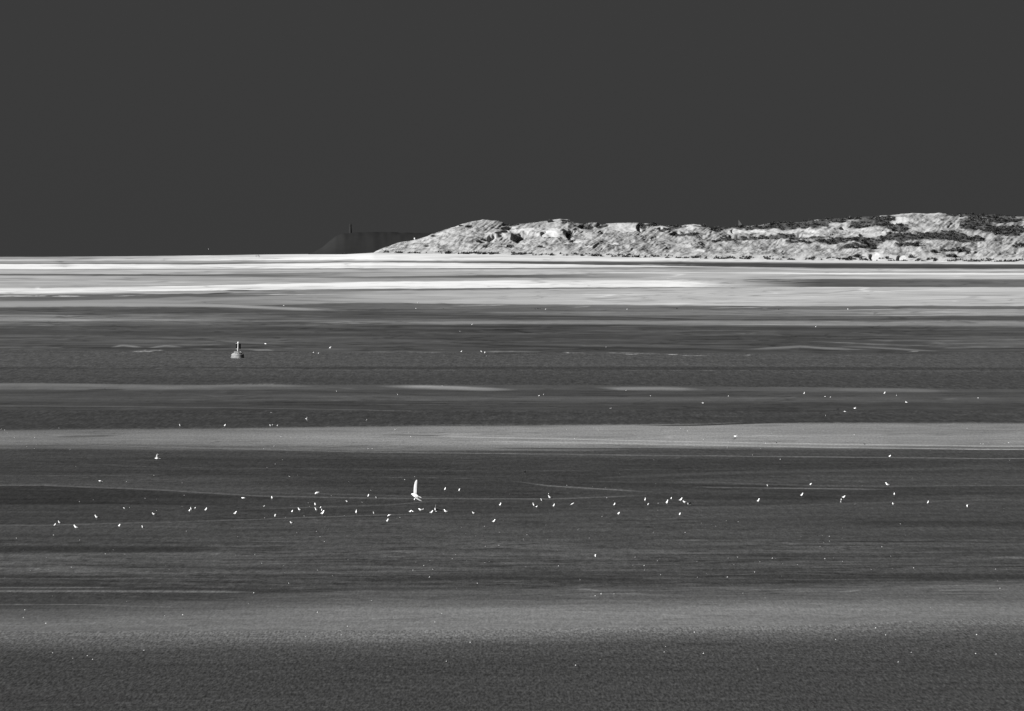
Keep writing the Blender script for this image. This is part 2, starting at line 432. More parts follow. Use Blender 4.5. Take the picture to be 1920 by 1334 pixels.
# the dry beach under the dunes
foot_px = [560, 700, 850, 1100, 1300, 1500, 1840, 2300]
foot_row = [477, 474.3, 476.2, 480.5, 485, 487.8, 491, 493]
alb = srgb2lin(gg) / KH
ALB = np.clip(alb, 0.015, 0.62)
verts = np.stack([XX.ravel(), DD.ravel(), ZZ.ravel()], 1)
ii, jj = np.meshgrid(np.arange(nr - 1), np.arange(nc - 1), indexing='ij')
a = (ii * nc + jj).ravel()
quads = np.stack([a, a + 1, a + nc + 1, a + nc], 1)
fpx = PX.ravel()[quads].mean(1); frow = np.minimum(RW.ravel()[quads].mean(1), 1400)
fd = DD.ravel()[quads].mean(1)
frow = np.where(fd < 600, 1400, frow)
def bnd(ys): return np.interp(fpx, ST, ys)
edges_r = [(573,575,567,571,573,574,574), (657,659,660,661,662,665,661), (719,722,722,722,724,727,730),
           (770,770,770,770,770,770,770), (806,804,800,798,796,793.5,793.5), (842,845,846,845,842,842,842),
           (1130,1118,1102,1102,1102,1096,1090), (1184,1184,1182,1180,1176,1172,1160)]
cls = np.zeros(len(quads), dtype=int)
for e in edges_r:
    cls += (frow > bnd(e)).astype(int)
cls[fd > 11000] = 0
REG = [('sand_flat', M_SAND), ('wet_sand', M_WET), ('water_channel', M_WATER), ('wet_sand', M_WET), ('shallow_water', M_WATER),
       ('sandbank', M_BANK), ('mudflat', M_MUD), ('sandbank', M_BANK), ('rippled_mudflat', M_BARE)]
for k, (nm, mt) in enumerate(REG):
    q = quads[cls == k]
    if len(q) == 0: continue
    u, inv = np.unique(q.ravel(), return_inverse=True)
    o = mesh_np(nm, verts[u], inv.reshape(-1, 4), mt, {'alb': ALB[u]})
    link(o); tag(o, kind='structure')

# ------------------------------------------------------------------ the dunes
D0 = 11000.0
VT = 170.0           # metres from the dune foot back to the skyline crest
top_px = [690,700,715,730,745,770,800,830,860,885,905,925,945,960,975,1000,1030,1050,1065,1080,1095,1110,1130,1150,1165,1190,1215,1230,1250,1270,1285,1300,1320,1335,1350,1370,1400,1425,1440,1460,1480,1500,1520,1550,1580,1610,1640,1670,1690,1710,1730,1760,1790,1810,1840,1920,2100,2300]
top_row = [477,474,467,462,457,453,443,432,422,416,413,414,417.5,421,420,417,413,411,412,418,420,418,421,419,418,418,420,422,423,425,422,421,424,428,426,427,424,422,420,419,418,417,413,411,410,408,406,404,401,400,401,400,403,402,403,406,404,410]
def dune_top(px): return np.interp(px, top_px, top_row)
def dune_foot(px): return np.interp(px, foot_px, foot_row) + 0.6

# pits: sharp edge up-sun, floor climbing out down-sun -> real shade in hollows   (px, row, rx, ry, depth m)
PITS = [(934,447,30,7,5.5), (957,436,26,4,3.0), (990,446,30,10,7.0), (956,428.5,17,3,3.2), (958,420,16,4,3.5), (1102,425,18,5,3.5),
        (1130,424,12,5,3.0), (1204,426,10,8,3.5), (1245,431,12,4,2.5), (1346,430,12,6,3.0), (1070,440,8,9,3.0),
        (1082,453,14,3,2.0), (1290,439,32,4,2.6), (1240,445,20,3,1.5), (1420,446,60,4,3.5), (1505,444,55,4,3.5), (1030,438,16,6,2.0),
        (1655,458,28,5,2.5), (1700,432,26,6,2.5), (1640,482,10,8,2.0), (1690,484,8,7,2.0), (1380,434,10,4,1.5), (1590,426,14,4,2.0)]
# bare sand patches (px, row, rx, ry)
SAND = [(1000,431,60,2.6), (1035,435,22,7), (940,460,14,3), (984,457,6,6), (1167,425,31,6.5), (1240,427,18,3), (1300,426,20,5),
        (1371,435,10,5), (1405,434,32,2.4), (1684,413,20,7), (1745,401,50,2.2,.6), (1560,418,34,4,.7), (1500,433,60,3,.6), (1638,481,22,9),
        (1686,483,22,6), (1610,431,60,3.5,.45), (1640,441,80,3.5,.5), (1720,428,40,4,.4), (1084,453,14,3.6), (1150,457,12,2), (1470,437,36,2.2,.8),
        (1320,470,20,2), (1100,465,14,2), (1065,458,10,1.6), (1180,430,30,3), (930,436,22,2.4), (1745,455,20,3,.4)]
# dark thicket, plus lee and crest shade painted in as scrub (px, row, rx, ry)
SCRUB_SHADE = [(1440,426,22,6), (1470,424,36,8), (1520,420,34,8), (1560,413,30,5), (1400,427,60,3.5), (1630,419,38,10), (1650,413,26,5),
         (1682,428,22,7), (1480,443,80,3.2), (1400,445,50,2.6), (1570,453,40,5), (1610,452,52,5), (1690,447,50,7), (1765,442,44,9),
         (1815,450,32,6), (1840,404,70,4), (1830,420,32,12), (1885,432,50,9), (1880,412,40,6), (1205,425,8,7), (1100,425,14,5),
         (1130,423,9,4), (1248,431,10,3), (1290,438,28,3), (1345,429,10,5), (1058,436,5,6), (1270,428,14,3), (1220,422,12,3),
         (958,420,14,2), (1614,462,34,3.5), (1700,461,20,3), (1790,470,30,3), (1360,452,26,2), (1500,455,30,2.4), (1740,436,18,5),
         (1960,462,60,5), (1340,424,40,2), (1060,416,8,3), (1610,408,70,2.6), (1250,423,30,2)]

def blob_mask(px, row, lst, seed, soft=0.5):
    wx = px + 9 * fbm(px / 14.0, row / 5.0, seed, 3)
    wy = row + 3.5 * fbm(px / 11.0, row / 4.0, seed + 5, 3)
    m = np.zeros(px.shape)
    for it in lst:
        cx, cy, rx, ry = it[:4]; wt = it[4] if len(it) > 4 else 1.0
        r = ((wx - cx) / rx) ** 2 + ((wy - cy) / ry) ** 2
        m = np.maximum(m, wt * sstep((1 + soft - r) / (2 * soft)))
    return m

def combed(px, up, seed, la=15.0, lc=3.4, ang=33):
    """wind-combed lines that climb the slope to the right; up = rows above the dune foot"""
    up = up + 4.0 * fbm(px / 70.0, up / 26.0, seed + 40, 2) + 0.10 * np.clip(px - 1250, 0, 500)
    ang = math.radians(ang)
    al = px * np.cos(ang) + up * np.sin(ang); ac = -px * np.sin(ang) + up * np.cos(ang)
    one = fbm(al / la, ac / lc, seed, 3, 0.6)
    a2 = ang - 0.24
    two = fbm((px * math.cos(a2) + up * math.sin(a2)) / (la * 0.7), (-px * math.sin(a2) + up * math.cos(a2)) / (lc * 0.9), seed + 9, 3, 0.6)
    m = sstep(0.5 + 1.6 * fbm(px / 34.0, up / 15.0, seed + 23, 2))
    return one * m + two * (1 - m)

def t_of_row(px, row):
    f, t = dune_foot(px), dune_top(px)
    return (f - row) / np.maximum(f - t, 1.0)

def dune_rows(px, v):
    """ideal row and height of the dune body before its relief"""
    t = np.clip(v / VT, -0.2, 1)
    g = np.where(t > 0, np.abs(t) ** 0.9, t)
    f, tp = dune_foot(px), dune_top(px)
    row = f + (tp - f) * g
    return row

def dune_z(px, v, relief=True):
    px = np.asarray(px, dtype=float); v = np.asarray(v, dtype=float)
    row = dune_rows(px, v)
    d = D0 + v
    back = np.clip((v - VT) / 260.0, 0, 3)
    z = CAMH - (row - YH) * d / FPX
    gz = ground_z(px, d)
    hgt = np.clip(z - gz, 0, 60)
    z = z - hgt * 0.55 * sstep(back) - np.where(v < 0, 1.5 * sstep(-v / 10), 0)
    if relief:
        X = px; Y = row
        env = sstep(v / 30.0) * np.clip(hgt / 6.0, 0, 1)
        crest = 0.45 + 0.55 * np.clip((VT - v) / 40.0, 0, 1)
        sa = blob_mask(px, row, SAND, 3)
        big = fbm(px / 46.0, v / 42.0, 61, 3)
        mid = fbm(px / 15.0 + v / 40.0, v / 15.0, 63, 3)
        up_ = dune_foot(px) - row
        small = combed(px, up_, 67, 20.0, 3.6)
        small2 = combed(px, up_, 71, 8.0, 2.6, 24)
        small = small * (0.55 + 0.9 * sstep(0.5 + 1.5 * fbm(px / 26.0, up_ / 9.0, 77, 2)))
        ledge = np.clip(fbm(px / 30.0, (up_ - 0.12 * px) / 4.5, 79, 2), 0, 1)
        z = z + env * crest * (2.2 * big + 0.7 * mid - 1.1 * ledge) 
        z = z + env * (1 - 0.8 * sa) * (0.95 * small + 0.3 * small2) * (0.35 + 0.65 * np.clip((VT - v) / 35.0, 0, 1))
        z = z + env * 0.10 * fbm(px / 3.0, v / 3.0, 83, 2)
        for cx, cy, rx, ry, dep in PITS:
            u = (px - cx) / rx; w = (row + 1.5 * fbm(px / 9.0, row / 3.0, 9, 2) - cy) / ry
            r = np.sqrt(u * u + w * w)
            inside = sstep((1.12 - r) / 0.24)
            z = z - dep * inside * np.clip(0.95 - 0.45 * (u + 1), 0.12, 1) * crest
    return z

cpx = np.arange(690.0, 2230.0, 1.15)
vv = np.concatenate([[-14, -8, -4, -2], np.arange(0.0, VT + 30, 1.15), np.linspace(VT + 34, VT + 700, 60)])
P2, V2 = np.meshgrid(cpx, vv)
Z2 = dune_z(P2, V2)
# close the western tip
R2 = dune_rows(P2, V2)
tip = sstep((P2 - 690) / 14.0)
Z2 = Z2 * tip + (ground_z(P2, D0 + V2) - 1.0) * (1 - tip)
DX = (P2 - W0) / FPX * (D0 + V2)
sand_m = blob_mask(P2, R2, SAND, 3)
scrub_shade_m = blob_mask(P2, R2, SCRUB_SHADE, 7)
foot_m = sstep((R2 - (dune_foot(P2) - 0.6 - 2.5 * fbm(P2 / 9.0, R2 / 2.0, 15, 2))) / 2.5)
UP = dune_foot(P2) - R2
gra = 0.23 + 0.045 * fbm(P2 / 22.0, UP / 9.0, 91, 4) + 0.12 * np.minimum(combed(P2, UP, 93, 20.0, 3.3), 0.1) * 1.9
gra = np.clip(gra, 0.06, 0.42)
gra = gra + 0.10 * sstep((R2 - dune_foot(P2) + 16) / 14)
sand_m = sand_m * sstep((combed(P2, UP, 97, 14.0, 3.0) + 0.75) / 0.5)
al2 = gra * (1 - sand_m) + 0.35 * sand_m
al2 = al2 * (1 - scrub_shade_m) + 0.055 * scrub_shade_m
al2 = al2 * (1 - foot_m) + 0.47 * foot_m
vd = np.stack([DX.ravel(), (D0 + V2).ravel(), Z2.ravel()], 1)
nr2, nc2 = P2.shape
ii, jj = np.meshgrid(np.arange(nr2 - 1), np.arange(nc2 - 1), indexing='ij')
a = (ii * nc2 + jj).ravel()
q2 = np.stack([a, a + 1, a + nc2 + 1, a + nc2], 1)
M_DUNE = ground_mat('dune_surface', 0.12, 0.0, 1.0, sx=(0.9, 0.5), sy2=(0.3, 0.2))
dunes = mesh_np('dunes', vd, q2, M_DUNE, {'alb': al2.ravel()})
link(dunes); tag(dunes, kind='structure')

def on_dune(px, row):
    """point of the dune body whose ideal row is row (relief included)"""
    t = np.clip(t_of_row(np.asarray(px, float), np.asarray(row, float)), 0.0, 1.0)
    v = VT * t ** (1 / 0.9)
    z = dune_z(px, v)
    return np.stack([(px - W0) / FPX * (D0 + v), D0 + v, z], -1), v

# --- foliage pieces
def attr_mat(name, rough=0.95):
    m = new_mat(name, 0.1, rough, 0.0)
    at = N(m, 'ShaderNodeAttribute'); at.attribute_name = 'alb'
    mix_noise(m, 0.75, 1.25, 1.5, 3.0, base=at.outputs['Fac'])
    return m
M_GRASS = attr_mat('marram_blades')
M_SCRUB = attr_mat('scrub_leaves')

# marram tufts: each a fan of leaning blades
def tufts(name, P, size, albv, lean=(0.35, -0.1), nblade=4):
    n = len(P)
    V = np.zeros((n, nblade, 3, 3)); A = np.zeros((n, nblade, 3))
    for b in range(nblade):
        an = rng.rand(n) * np.pi
        w = size * (0.22 + 0.2 * rng.rand(n))
        dx, dy = np.cos(an) * w, np.sin(an) * w
        off = (rng.rand(n, 2) - 0.5) * size[:, None] * 0.9
        bx, by = P[:, 0] + off[:, 0], P[:, 1] + off[:, 1]
        h = size * (0.7 + 0.6 * rng.rand(n))
        V[:, b, 0] = np.stack([bx - dx, by - dy, P[:, 2] - 0.25], 1)
        V[:, b, 1] = np.stack([bx + dx, by + dy, P[:, 2] - 0.25], 1)
        V[:, b, 2] = np.stack([bx + h * (lean[0] + 0.5 * (rng.rand(n) - .5)), by + h * (lean[1] + .4 * (rng.rand(n) - .5)), P[:, 2] + h], 1)
        A[:, b, :] = (albv * (0.8 + 0.4 * rng.rand(n)))[:, None]
    V = V.reshape(-1, 3)
    return mesh_np(name, V, np.arange(len(V)).reshape(-1, 3), M_GRASS, {'alb': A.ravel()}, smooth=False, tris=True)

n = 30000
gp = 702 + rng.rand(n) * 1480
gt = rng.rand(n) ** 0.9
gr_row = dune_foot(gp) + (dune_top(gp) - dune_foot(gp)) * gt
keep = (blob_mask(gp, gr_row, SAND, 3) < 0.35) & (gr_row < dune_foot(gp) - 3) & (combed(gp, dune_foot(gp) - gr_row, 93, 20.0, 3.3) < -0.06)
gp, gr_row = gp[keep], gr_row[keep]
Pg, vg = on_dune(gp, gr_row)
alb_t = np.clip(0.14 + 0.08 * fbm(gp / 20.0, gr_row / 8.0, 57, 3) + 0.1 * (rng.rand(len(gp)) - .5), 0.05, 0.4)
o = tufts('marram_grass', Pg, 0.25 + 0.40 * rng.rand(len(gp)), alb_t)
link(o); tag(o, 'pale wind-combed marram grass covering the sunlit dune slopes', 'grass', kind='stuff')

# pioneer plants dotted along the dune foot
n = 2600
fp = 705 + rng.rand(n) * 1480
fo = dune_foot(fp) - 0.4 + rng.rand(n) ** 1.5 * np.interp(fp, [700, 800, 1300, 2000], [2.0, 3.0, 5.0, 5.0]) * -1
keep = fbm(fp / 10.0, fo / 2.0, 58, 3) > 0.12
fp, fo = fp[keep], fo[keep]
Pf, vf = on_dune(fp, fo)
o = tufts('beach_plants', Pf, 0.8 + 0.9 * rng.rand(len(fp)), np.full(len(fp), 0.03), nblade=6)
link(o); tag(o, 'dark low tufts dotted along the white beach at the dune foot', 'plants', kind='stuff')

# leafy clumps: jittered leaf triangles round a dark core
def clump_tris(c, r, nleaf, squash=0.7):
    u = rng.randn(nleaf, 3); u /= np.linalg.norm(u, axis=1)[:, None]
    u[:, 2] = np.abs(u[:, 2])
    rr = r * (0.55 + 0.5 * rng.rand(nleaf))[:, None]
    p = c + u * rr * np.array([1, 1, squash])
    s = r * 0.33
    a1 = rng.randn(nleaf, 3) * s; a2 = rng.randn(nleaf, 3) * s
    return np.stack([p - a1 * .5, p + a1 * .5, p + a2], 1)

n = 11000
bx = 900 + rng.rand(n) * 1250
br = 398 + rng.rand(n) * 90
keep = (blob_mask(bx, br, SCRUB_SHADE, 7) > 0.5) & (br > dune_top(bx) - 1) & (br < dune_foot(bx) - 4)
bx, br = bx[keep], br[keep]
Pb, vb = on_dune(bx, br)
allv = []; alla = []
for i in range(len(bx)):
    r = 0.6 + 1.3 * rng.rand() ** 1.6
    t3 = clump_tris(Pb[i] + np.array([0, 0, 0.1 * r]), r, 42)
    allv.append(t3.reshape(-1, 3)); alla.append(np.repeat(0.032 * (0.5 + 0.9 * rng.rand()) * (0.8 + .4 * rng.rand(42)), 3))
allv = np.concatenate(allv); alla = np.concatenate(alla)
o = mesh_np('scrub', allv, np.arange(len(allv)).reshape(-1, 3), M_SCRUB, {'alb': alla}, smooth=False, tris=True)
link(o); tag(o, 'dense dark thicket on the back ridge, partly standing in for shade in dune hollows', 'scrub', kind='stuff')

# single shrubs one can pick out on the slope
SHR = [
 (812,444.6,5.0,2.0,'dark shrub low on the sloping western end of the dunes'),
 (897,453,5.5,2.9,'round dark shrub just left of the largest blowout in the dunes'),
 (960,463,7.5,3.0,'wide dark shrub below the shaded blowout, on the lower slope'),
 (911,463,5.0,1.7,'flat dark shrub between the round shrub and the wide one'),
 (1013,465,4.5,1.7,'small dark shrub low down, right of the wide dark shrub'),
 (800,460,4.0,1.2,'thin dark shrub near the foot of the western dune tip'),
 (878,427,5.5,2.0,'dark shrub on the upper left shoulder of the first dune crest'),
 (864,423,3.5,1.6,'small shrub close to the skyline left of the first crest'),
 (1059,436,4.2,4.6,'tall dark shrub at the right edge of the bright sand bowl'),
 (1031,415,5.5,2.0,'dark shrub under the second dune crest'),
 (1613,444,4.2,3.6,'upright dark bush rising from the long thicket line'),
 (1594,484,4.5,3.4,'dark bush left of the white sand slips at the dune foot'),
 (1607,481,6.0,3.4,'broad bush touching the left white sand slip at the dune foot'),
 (1708,482,4.5,3.2,'dark bush right of the white sand slips at the dune foot'),
 (1752,472,6.0,3.4,'dark bush on the lower right slope'),
 (1594,465,6.0,3.2,'rounded bush on the mid slope above the white sand slips'),
 (1638,464,5.5,3.0,'domed bush on the mid slope directly above the left white slip'),
 (1715,461,8.0,3.0,'wide dark bush on the slope below the right thicket'),
 (1784,480,8.0,3.0,'spreading bush near the dune foot at the far right'),
 (1815,474,4.0,3.2,'small round bush near the right end of the dunes'),
 (1662,484,4.0,2.8,'dark bush between the two white sand slips'),
 (1660,420,7.0,4.0,'large dark bush on the domed thicket below the highest ridge'),
 (1540,452,5.0,3.0,'dark bush at the left end of the curved thicket'),
 (1345,428,5.0,3.4,'round dark bush on the skyline left of the triangular beacon'),
 (1194,487,4.0,1.8,'tiny dark shrub on the beach edge under the middle dunes'),
]
M_BUSH = attr_mat('bush_leaves')
M_STEM = new_mat('woody_stem', 0.05)
mix_noise(M_STEM, 0.03, 0.07, 6)
for px_, row_, rx, ry, lab in SHR:
    Pc, vc = on_dune(np.array([px_]), np.array([row_ + ry * 0.6]))
    e = empty('shrub', Vector(Pc[0]))
    tag(e, lab, 'shrub', 'shrubs scattered over the dunes')
    R = rx / 2.2; H = ry * 2 / 2.2
    tl = []
    for k in range(7):
        c = np.array([(rng.rand() - .5) * 1.5 * R, (rng.rand() - .5) * R, H * (0.1 + .35 * rng.rand())])
        tl.append(clump_tris(c, R * (0.42 + .3 * rng.rand()), 60, squash=H / R * 0.9))
    tv = np.concatenate(tl).reshape(-1, 3)
    f = mesh_np('foliage', tv, np.arange(len(tv)).reshape(-1, 3), M_BUSH, {'alb': np.repeat(0.02 + 0.045 * rng.rand(len(tv) // 3), 3)}, smooth=False, tris=True)
    link(f, e)
    sv = []
    for k in range(3):
        an = rng.rand() * 6.28; t_ = np.array([math.cos(an) * R * .5, math.sin(an) * R * .5, H * .6])
        w = 0.09
        sv += [[-w, 0, -.6], [w, 0, -.6], t_, [0, -w, -.6], [0, w, -.6], t_]
    s = mesh_np('stem', np.array(sv), np.arange(len(sv)).reshape(-1, 3), M_STEM, smooth=False, tris=True)
    link(s, e)

# ------------------------------------------------------------------ far headland and lighthouse: haze and lack of sun put into the colour
M_HEAD = new_mat('hazed_woodland', 0.02)  # woodland toned near the sky grey, in place of haze and missing sun
mix_noise(M_HEAD, 0.0178, 0.0195, 0.06, 4)
hd = 16500.0
hx = np.arange(560.0, 1000.0, 3.0)
hv = np.linspace(0, 500, 26)
HP, HV = np.meshgrid(hx, hv)
htop = np.interp(HP, [560, 575, 590, 605, 618, 630, 645, 700, 780, 1000], [482, 478, 472, 463, 452, 443, 438, 435, 437, 440])
tt = np.clip(HV / 200.0, 0, 1)
hrow = 486 + (htop - 486) * sstep(tt) + 1.8 * fbm(HP / 16.0, HV / 60.0, 31, 4) * tt
HZ = CAMH - (hrow - YH) * (hd + HV) / FPX - 14 * sstep((HV - 210) / 290.0)
hvv = np.stack([((HP - W0) / FPX * (hd + HV)).ravel(), (hd + HV).ravel(), HZ.ravel()], 1)
a_, b_ = HP.shape
ii, jj = np.meshgrid(np.arange(a_ - 1), np.arange(b_ - 1), indexing='ij')
a = (ii * b_ + jj).ravel()
o = mesh_np('headland', hvv, np.stack([a, a + 1, a + b_ + 1, a + b_], 1), M_HEAD)
link(o); tag(o, kind='structure')

def lathe(prof, n=20, cx=0.0, cy=0.0):
    V, F = [], []
    for r, z in prof:
        for k in range(n):
            t = 2 * math.pi * k / n
            V.append((cx + r * math.cos(t), cy + r * math.sin(t), z))
    for i in range(len(prof) - 1):
        for k in range(n):
            F.append((i * n + k, i * n + (k + 1) % n, (i + 1) * n + (k + 1) % n, (i + 1) * n + k))
    F.append(tuple(range(n - 1, -1, -1)))
    F.append(tuple((len(prof) - 1) * n + k for k in range(n)))
    return V, F

def pym(name, V, F, mat, parent=None, smooth=False, mats=None, midx=None):
    me = bpy.data.meshes.new(name)
    me.from_pydata([tuple(v) for v in V], [], F)
    me.update()
    for m in (mats or [mat]): me.materials.append(m)
    if midx is not None:
        me.polygons.foreach_set('material_index', midx)
    if smooth: me.polygons.foreach_set('use_smooth', [True] * len(F))
    o = bpy.data.objects.new(name, me)
    link(o, parent)
    return o

class MB:
    def __init__(s): s.V = []; s.F = []
    def add(s, V, F):
        o = len(s.V); s.V += [tuple(v) for v in V]; s.F += [tuple(i + o for i in f) for f in F]; return s
    def box(s, c, h, rot=0.0):
        V = []
        for sx in (-1, 1):
            for sy in (-1, 1):
                for sz in (-1, 1):
                    x, y = h[0] * sx, h[1] * sy
                    V.append((c[0] + x * math.cos(rot) - y * math.sin(rot), c[1] + x * math.sin(rot) + y * math.cos(rot), c[2] + h[2] * sz))
        return s.add(V, [(0, 1, 3, 2), (4, 6, 7, 5), (0, 4, 5, 1), (2, 3, 7, 6), (0, 2, 6, 4), (1, 5, 7, 3)])
    def tube(s, p0, p1, r0, r1=None, n=8):
        r1 = r0 if r1 is None else r1
        p0, p1 = Vector(p0), Vector(p1)
        z = (p1 - p0).normalized(); x = z.orthogonal().normalized(); y = z.cross(x)
        V = []
        for p, r in ((p0, r0), (p1, r1)):
            for k in range(n):
                t = 2 * math.pi * k / n
                V.append(p + x * (r * math.cos(t)) + y * (r * math.sin(t)))
        F = [(k, (k + 1) % n, n + (k + 1) % n, n + k) for k in range(n)] + [tuple(range(n - 1, -1, -1)), tuple(range(n, 2 * n))]
        return s.add(V, F)
    def build(s, name, mat, parent=None, smooth=False):
        return pym(name, s.V, s.F, mat, parent, smooth)

lp = ray(657, 437, hd + 200)
e = empty('lighthouse', lp)
tag(e, 'faint dark lighthouse tower on the distant headland', 'lighthouse')
V, F = lathe([(2.2, -3), (1.9, 0), (1.5, 6), (1.3, 9)], 14)
M_TOWER = new_mat('dim_tower_stone', 0.022); mix_noise(M_TOWER, 0.016, 0.022, 0.5)
pym('tower', V, F, M_TOWER, e)
V, F = lathe([(2.1, 9), (2.1, 9.4), (1.2, 9.4), (1.2, 11), (0.2, 12.2)], 14)
pym('lantern_room', V, F, M_TOWER, e)

# ------------------------------------------------------------------ triangular beacon behind the dunes
M_BEAC = new_mat('weathered_boards', 0.12); mix_noise(M_BEAC, 0.04, 0.065, 2.0, 4)
bp_ = ray(1385, 426, D0 + VT + 60)
e = empty('beacon', bp_)
tag(e, 'pale grey triangular beacon standing on the dune skyline', 'beacon')
k = 1 / 2.17
m = MB()
m.add([(0, 0, 0), (9.5 * k, -1.0, 0), (0, 0, 13 * k), (1.5, 4.5, 0)], [(0, 1, 2), (1, 3, 2), (3, 0, 2), (0, 3, 1)])
m.build('panel', M_BEAC, e)
m = MB(); m.tube((0, .5, -2), (0, .5, 13.6 * k), .12); m.tube((9 * k, 1.6, -2), (9 * k, 1.6, .4), .1)
m.build('post', M_STEM, e)

mp_ = on_dune(np.array([777.0]), np.array([451.0]))[0][0]
m = MB(); m.tube((0, 0, -0.3), (0, 0, 1.6), .12); m.box((0, -.1, 1.4), (.45, .05, .4))
o = m.build('signpost', new_mat('white_board', 0.7))
mix_noise(o.data.materials[0], .6, .75, 5)
o.location = Vector(mp_)
tag(o, 'tiny white signpost on the sloping skyline of the western dune', 'sign')

# ------------------------------------------------------------------ channel buoy
def ground_pt(px, py, flat=False):
    """where the sight line through px, py meets the flats"""
    d = float(dist_of_row(np.array(max(py, 482.3))))
    for _ in range(12):
        z = float(ground_z(np.array(float(px)), np.array(d)))
        tgt = CAMH - (py - YH) / FPX * d
        r = YH + FPX * (CAMH - z) / d
        # move along distance so that the rows agree
        dr = (YH + FPX * (CAMH - float(ground_z(np.array(float(px)), np.array(d + 5.0)))) / (d + 5.0) - r) / 5.0
        if abs(dr) < 1e-6: break
        step = (py - r) / dr
        d += max(-300.0, min(300.0, step))
        d = max(600.0, min(17500.0, d))
    z = float(ground_z(np.array(float(px)), np.array(d)))
    return Vector(((px - W0) / FPX * d, d, z))

bpnt = ground_pt(445.5, 671.5)
bs = bpnt.y / FPX                                   # metres per pixel there
e = empty('buoy', bpnt, 0.0)
tag(e, 'weathered channel buoy with pale mast afloat in the channel', 'buoy')
M_HULL = new_mat('chalky_hull_paint', 0.16, 0.6, 0.2); mix_noise(M_HULL, 0.07, 0.24, 2.4, 5, coords=(1, 1, 2.5))
M_DARK = new_mat('dark_panel', 0.01, 0.8, 0.0); mix_noise(M_DARK, 0.006, 0.014, 3)
M_PALE = new_mat('pale_mast_paint', 0.3, 0.5, 0.2); mix_noise(M_PALE, 0.2, 0.32, 4)
M_RUST = new_mat('fouled_waterline', 0.03, 0.8, 0.1); mix_noise(M_RUST, 0.02, 0.09, 3)
u = bs                                             # one picture pixel in metres
V, F = lathe([(12.9*u, -2*u), (12.9*u, 0.2*u), (12.3*u, 1.4*u), (12.0*u, 3.0*u), (11.9*u, 6.2*u), (11.2*u, 7.2*u)], 32)
pym('hull', V, F, M_HULL, e, True)
V, F = lathe([(12.35*u, 1.2*u), (12.5*u, 1.5*u), (12.45*u, 2.0*u), (12.25*u, 2.2*u)], 32)
pym('rubbing_strake', V, F, M_RUST, e)
V, F = lathe([(12.02*u, 4.3*u), (12.15*u, 4.4*u), (12.15*u, 4.9*u), (12.02*u, 5.0*u)], 32)
pym('band', V, F, M_RUST, e)
V, F = lathe([(11.2*u, 7.21*u), (8.6*u, 9.2*u), (6.4*u, 11.0*u), (5.4*u, 11.8*u), (2.2*u, 12.2*u)], 32)
pym('deck_cone', V, F, M_HULL, e, True)
for ang in (-150, -120, -95, -70, -40, 10, 60, 110, 160):
    t = math.radians(ang)
    m = MB(); m.box((8.8*u*math.cos(t), 8.8*u*math.sin(t), 9.2*u), (.35*u, .9*u, .8*u), t)
    m.build('hatch', M_DARK, e)
for ang in (-135, -82, -28, 30, 90, 150):
    t = math.radians(ang)
    m = MB()
    m.tube((11.2*u*math.cos(t), 11.2*u*math.sin(t), 6.9*u), (5.6*u*math.cos(t), 5.6*u*math.sin(t), 12.2*u), .42*u)
    m.build('brace', M_PALE, e)
V, F = lathe([(2.9*u, 12.0*u), (2.4*u, 12.4*u), (2.4*u, 13.0*u)], 16)
pym('mast_collar', V, F, M_DARK, e)
m = MB(); m.tube((0.4*u, 0, 12.2*u), (0.9*u, 0, 27.2*u), 1.25*u, 1.1*u, 12); m.build('mast', M_PALE, e, False)
V, F = lathe([(.9*u, 27.2*u), (1.0*u, 28.2*u), (.95*u, 29.6*u), (.4*u, 30.6*u)], 12, .9*u)
pym('lantern', V, F, new_mat('lantern_glass', .6, .3, .5), e, True)
m = MB(); m.box((-.9*u, 0, 27.0*u), (2.6*u, .5*u, .35*u)); m.build('crossbar', M_PALE, e)
m = MB(); m.box((-.9*u, 0, 17.0*u), (2.6*u, .5*u, .35*u)); m.build('crossbar', M_PALE, e)
m = MB(); m.box((4.2*u, .6*u, 21.8*u), (1.9*u, .4*u, 4.9*u), math.radians(40)); m.build('daymark_panel', M_DARK, e)
m = MB(); m.box((-2.0*u, 1.8*u, 21.8*u), (1.3*u, .4*u, 4.6*u), math.radians(42)); m.build('daymark_panel', M_DARK, e)
m = MB(); m.tube((.9*u, .3*u, 26.2*u), (4.2*u, .6*u, 26.2*u), .35*u); m.build('bracket', M_PALE, e)
m = MB(); m.tube((.9*u, .3*u, 17.6*u), (4.2*u, .6*u, 17.6*u), .35*u); m.build('bracket', M_PALE, e)
m = MB(); m.tube((.9*u, .3*u, 17*u), (3.8*u, .6*u, 12.6*u), .3*u); m.build('strut', M_PALE, e)

# ------------------------------------------------------------------ birds
M_WHITE = new_mat('white_plumage', 0.72, 0.8, 0.1); mix_noise(M_WHITE, 0.6, 0.78, 30)
M_GREY = new_mat('grey_mantle', 0.3, 0.8, 0.1); mix_noise(M_GREY, 0.2, 0.32, 30)
M_BLACK = new_mat('black_plumage', 0.02, 0.8, 0.1); mix_noise(M_BLACK, 0.015, 0.03, 30)
M_LEG = new_mat('bird_leg', 0.08); mix_noise(M_LEG, 0.06, 0.1, 30)

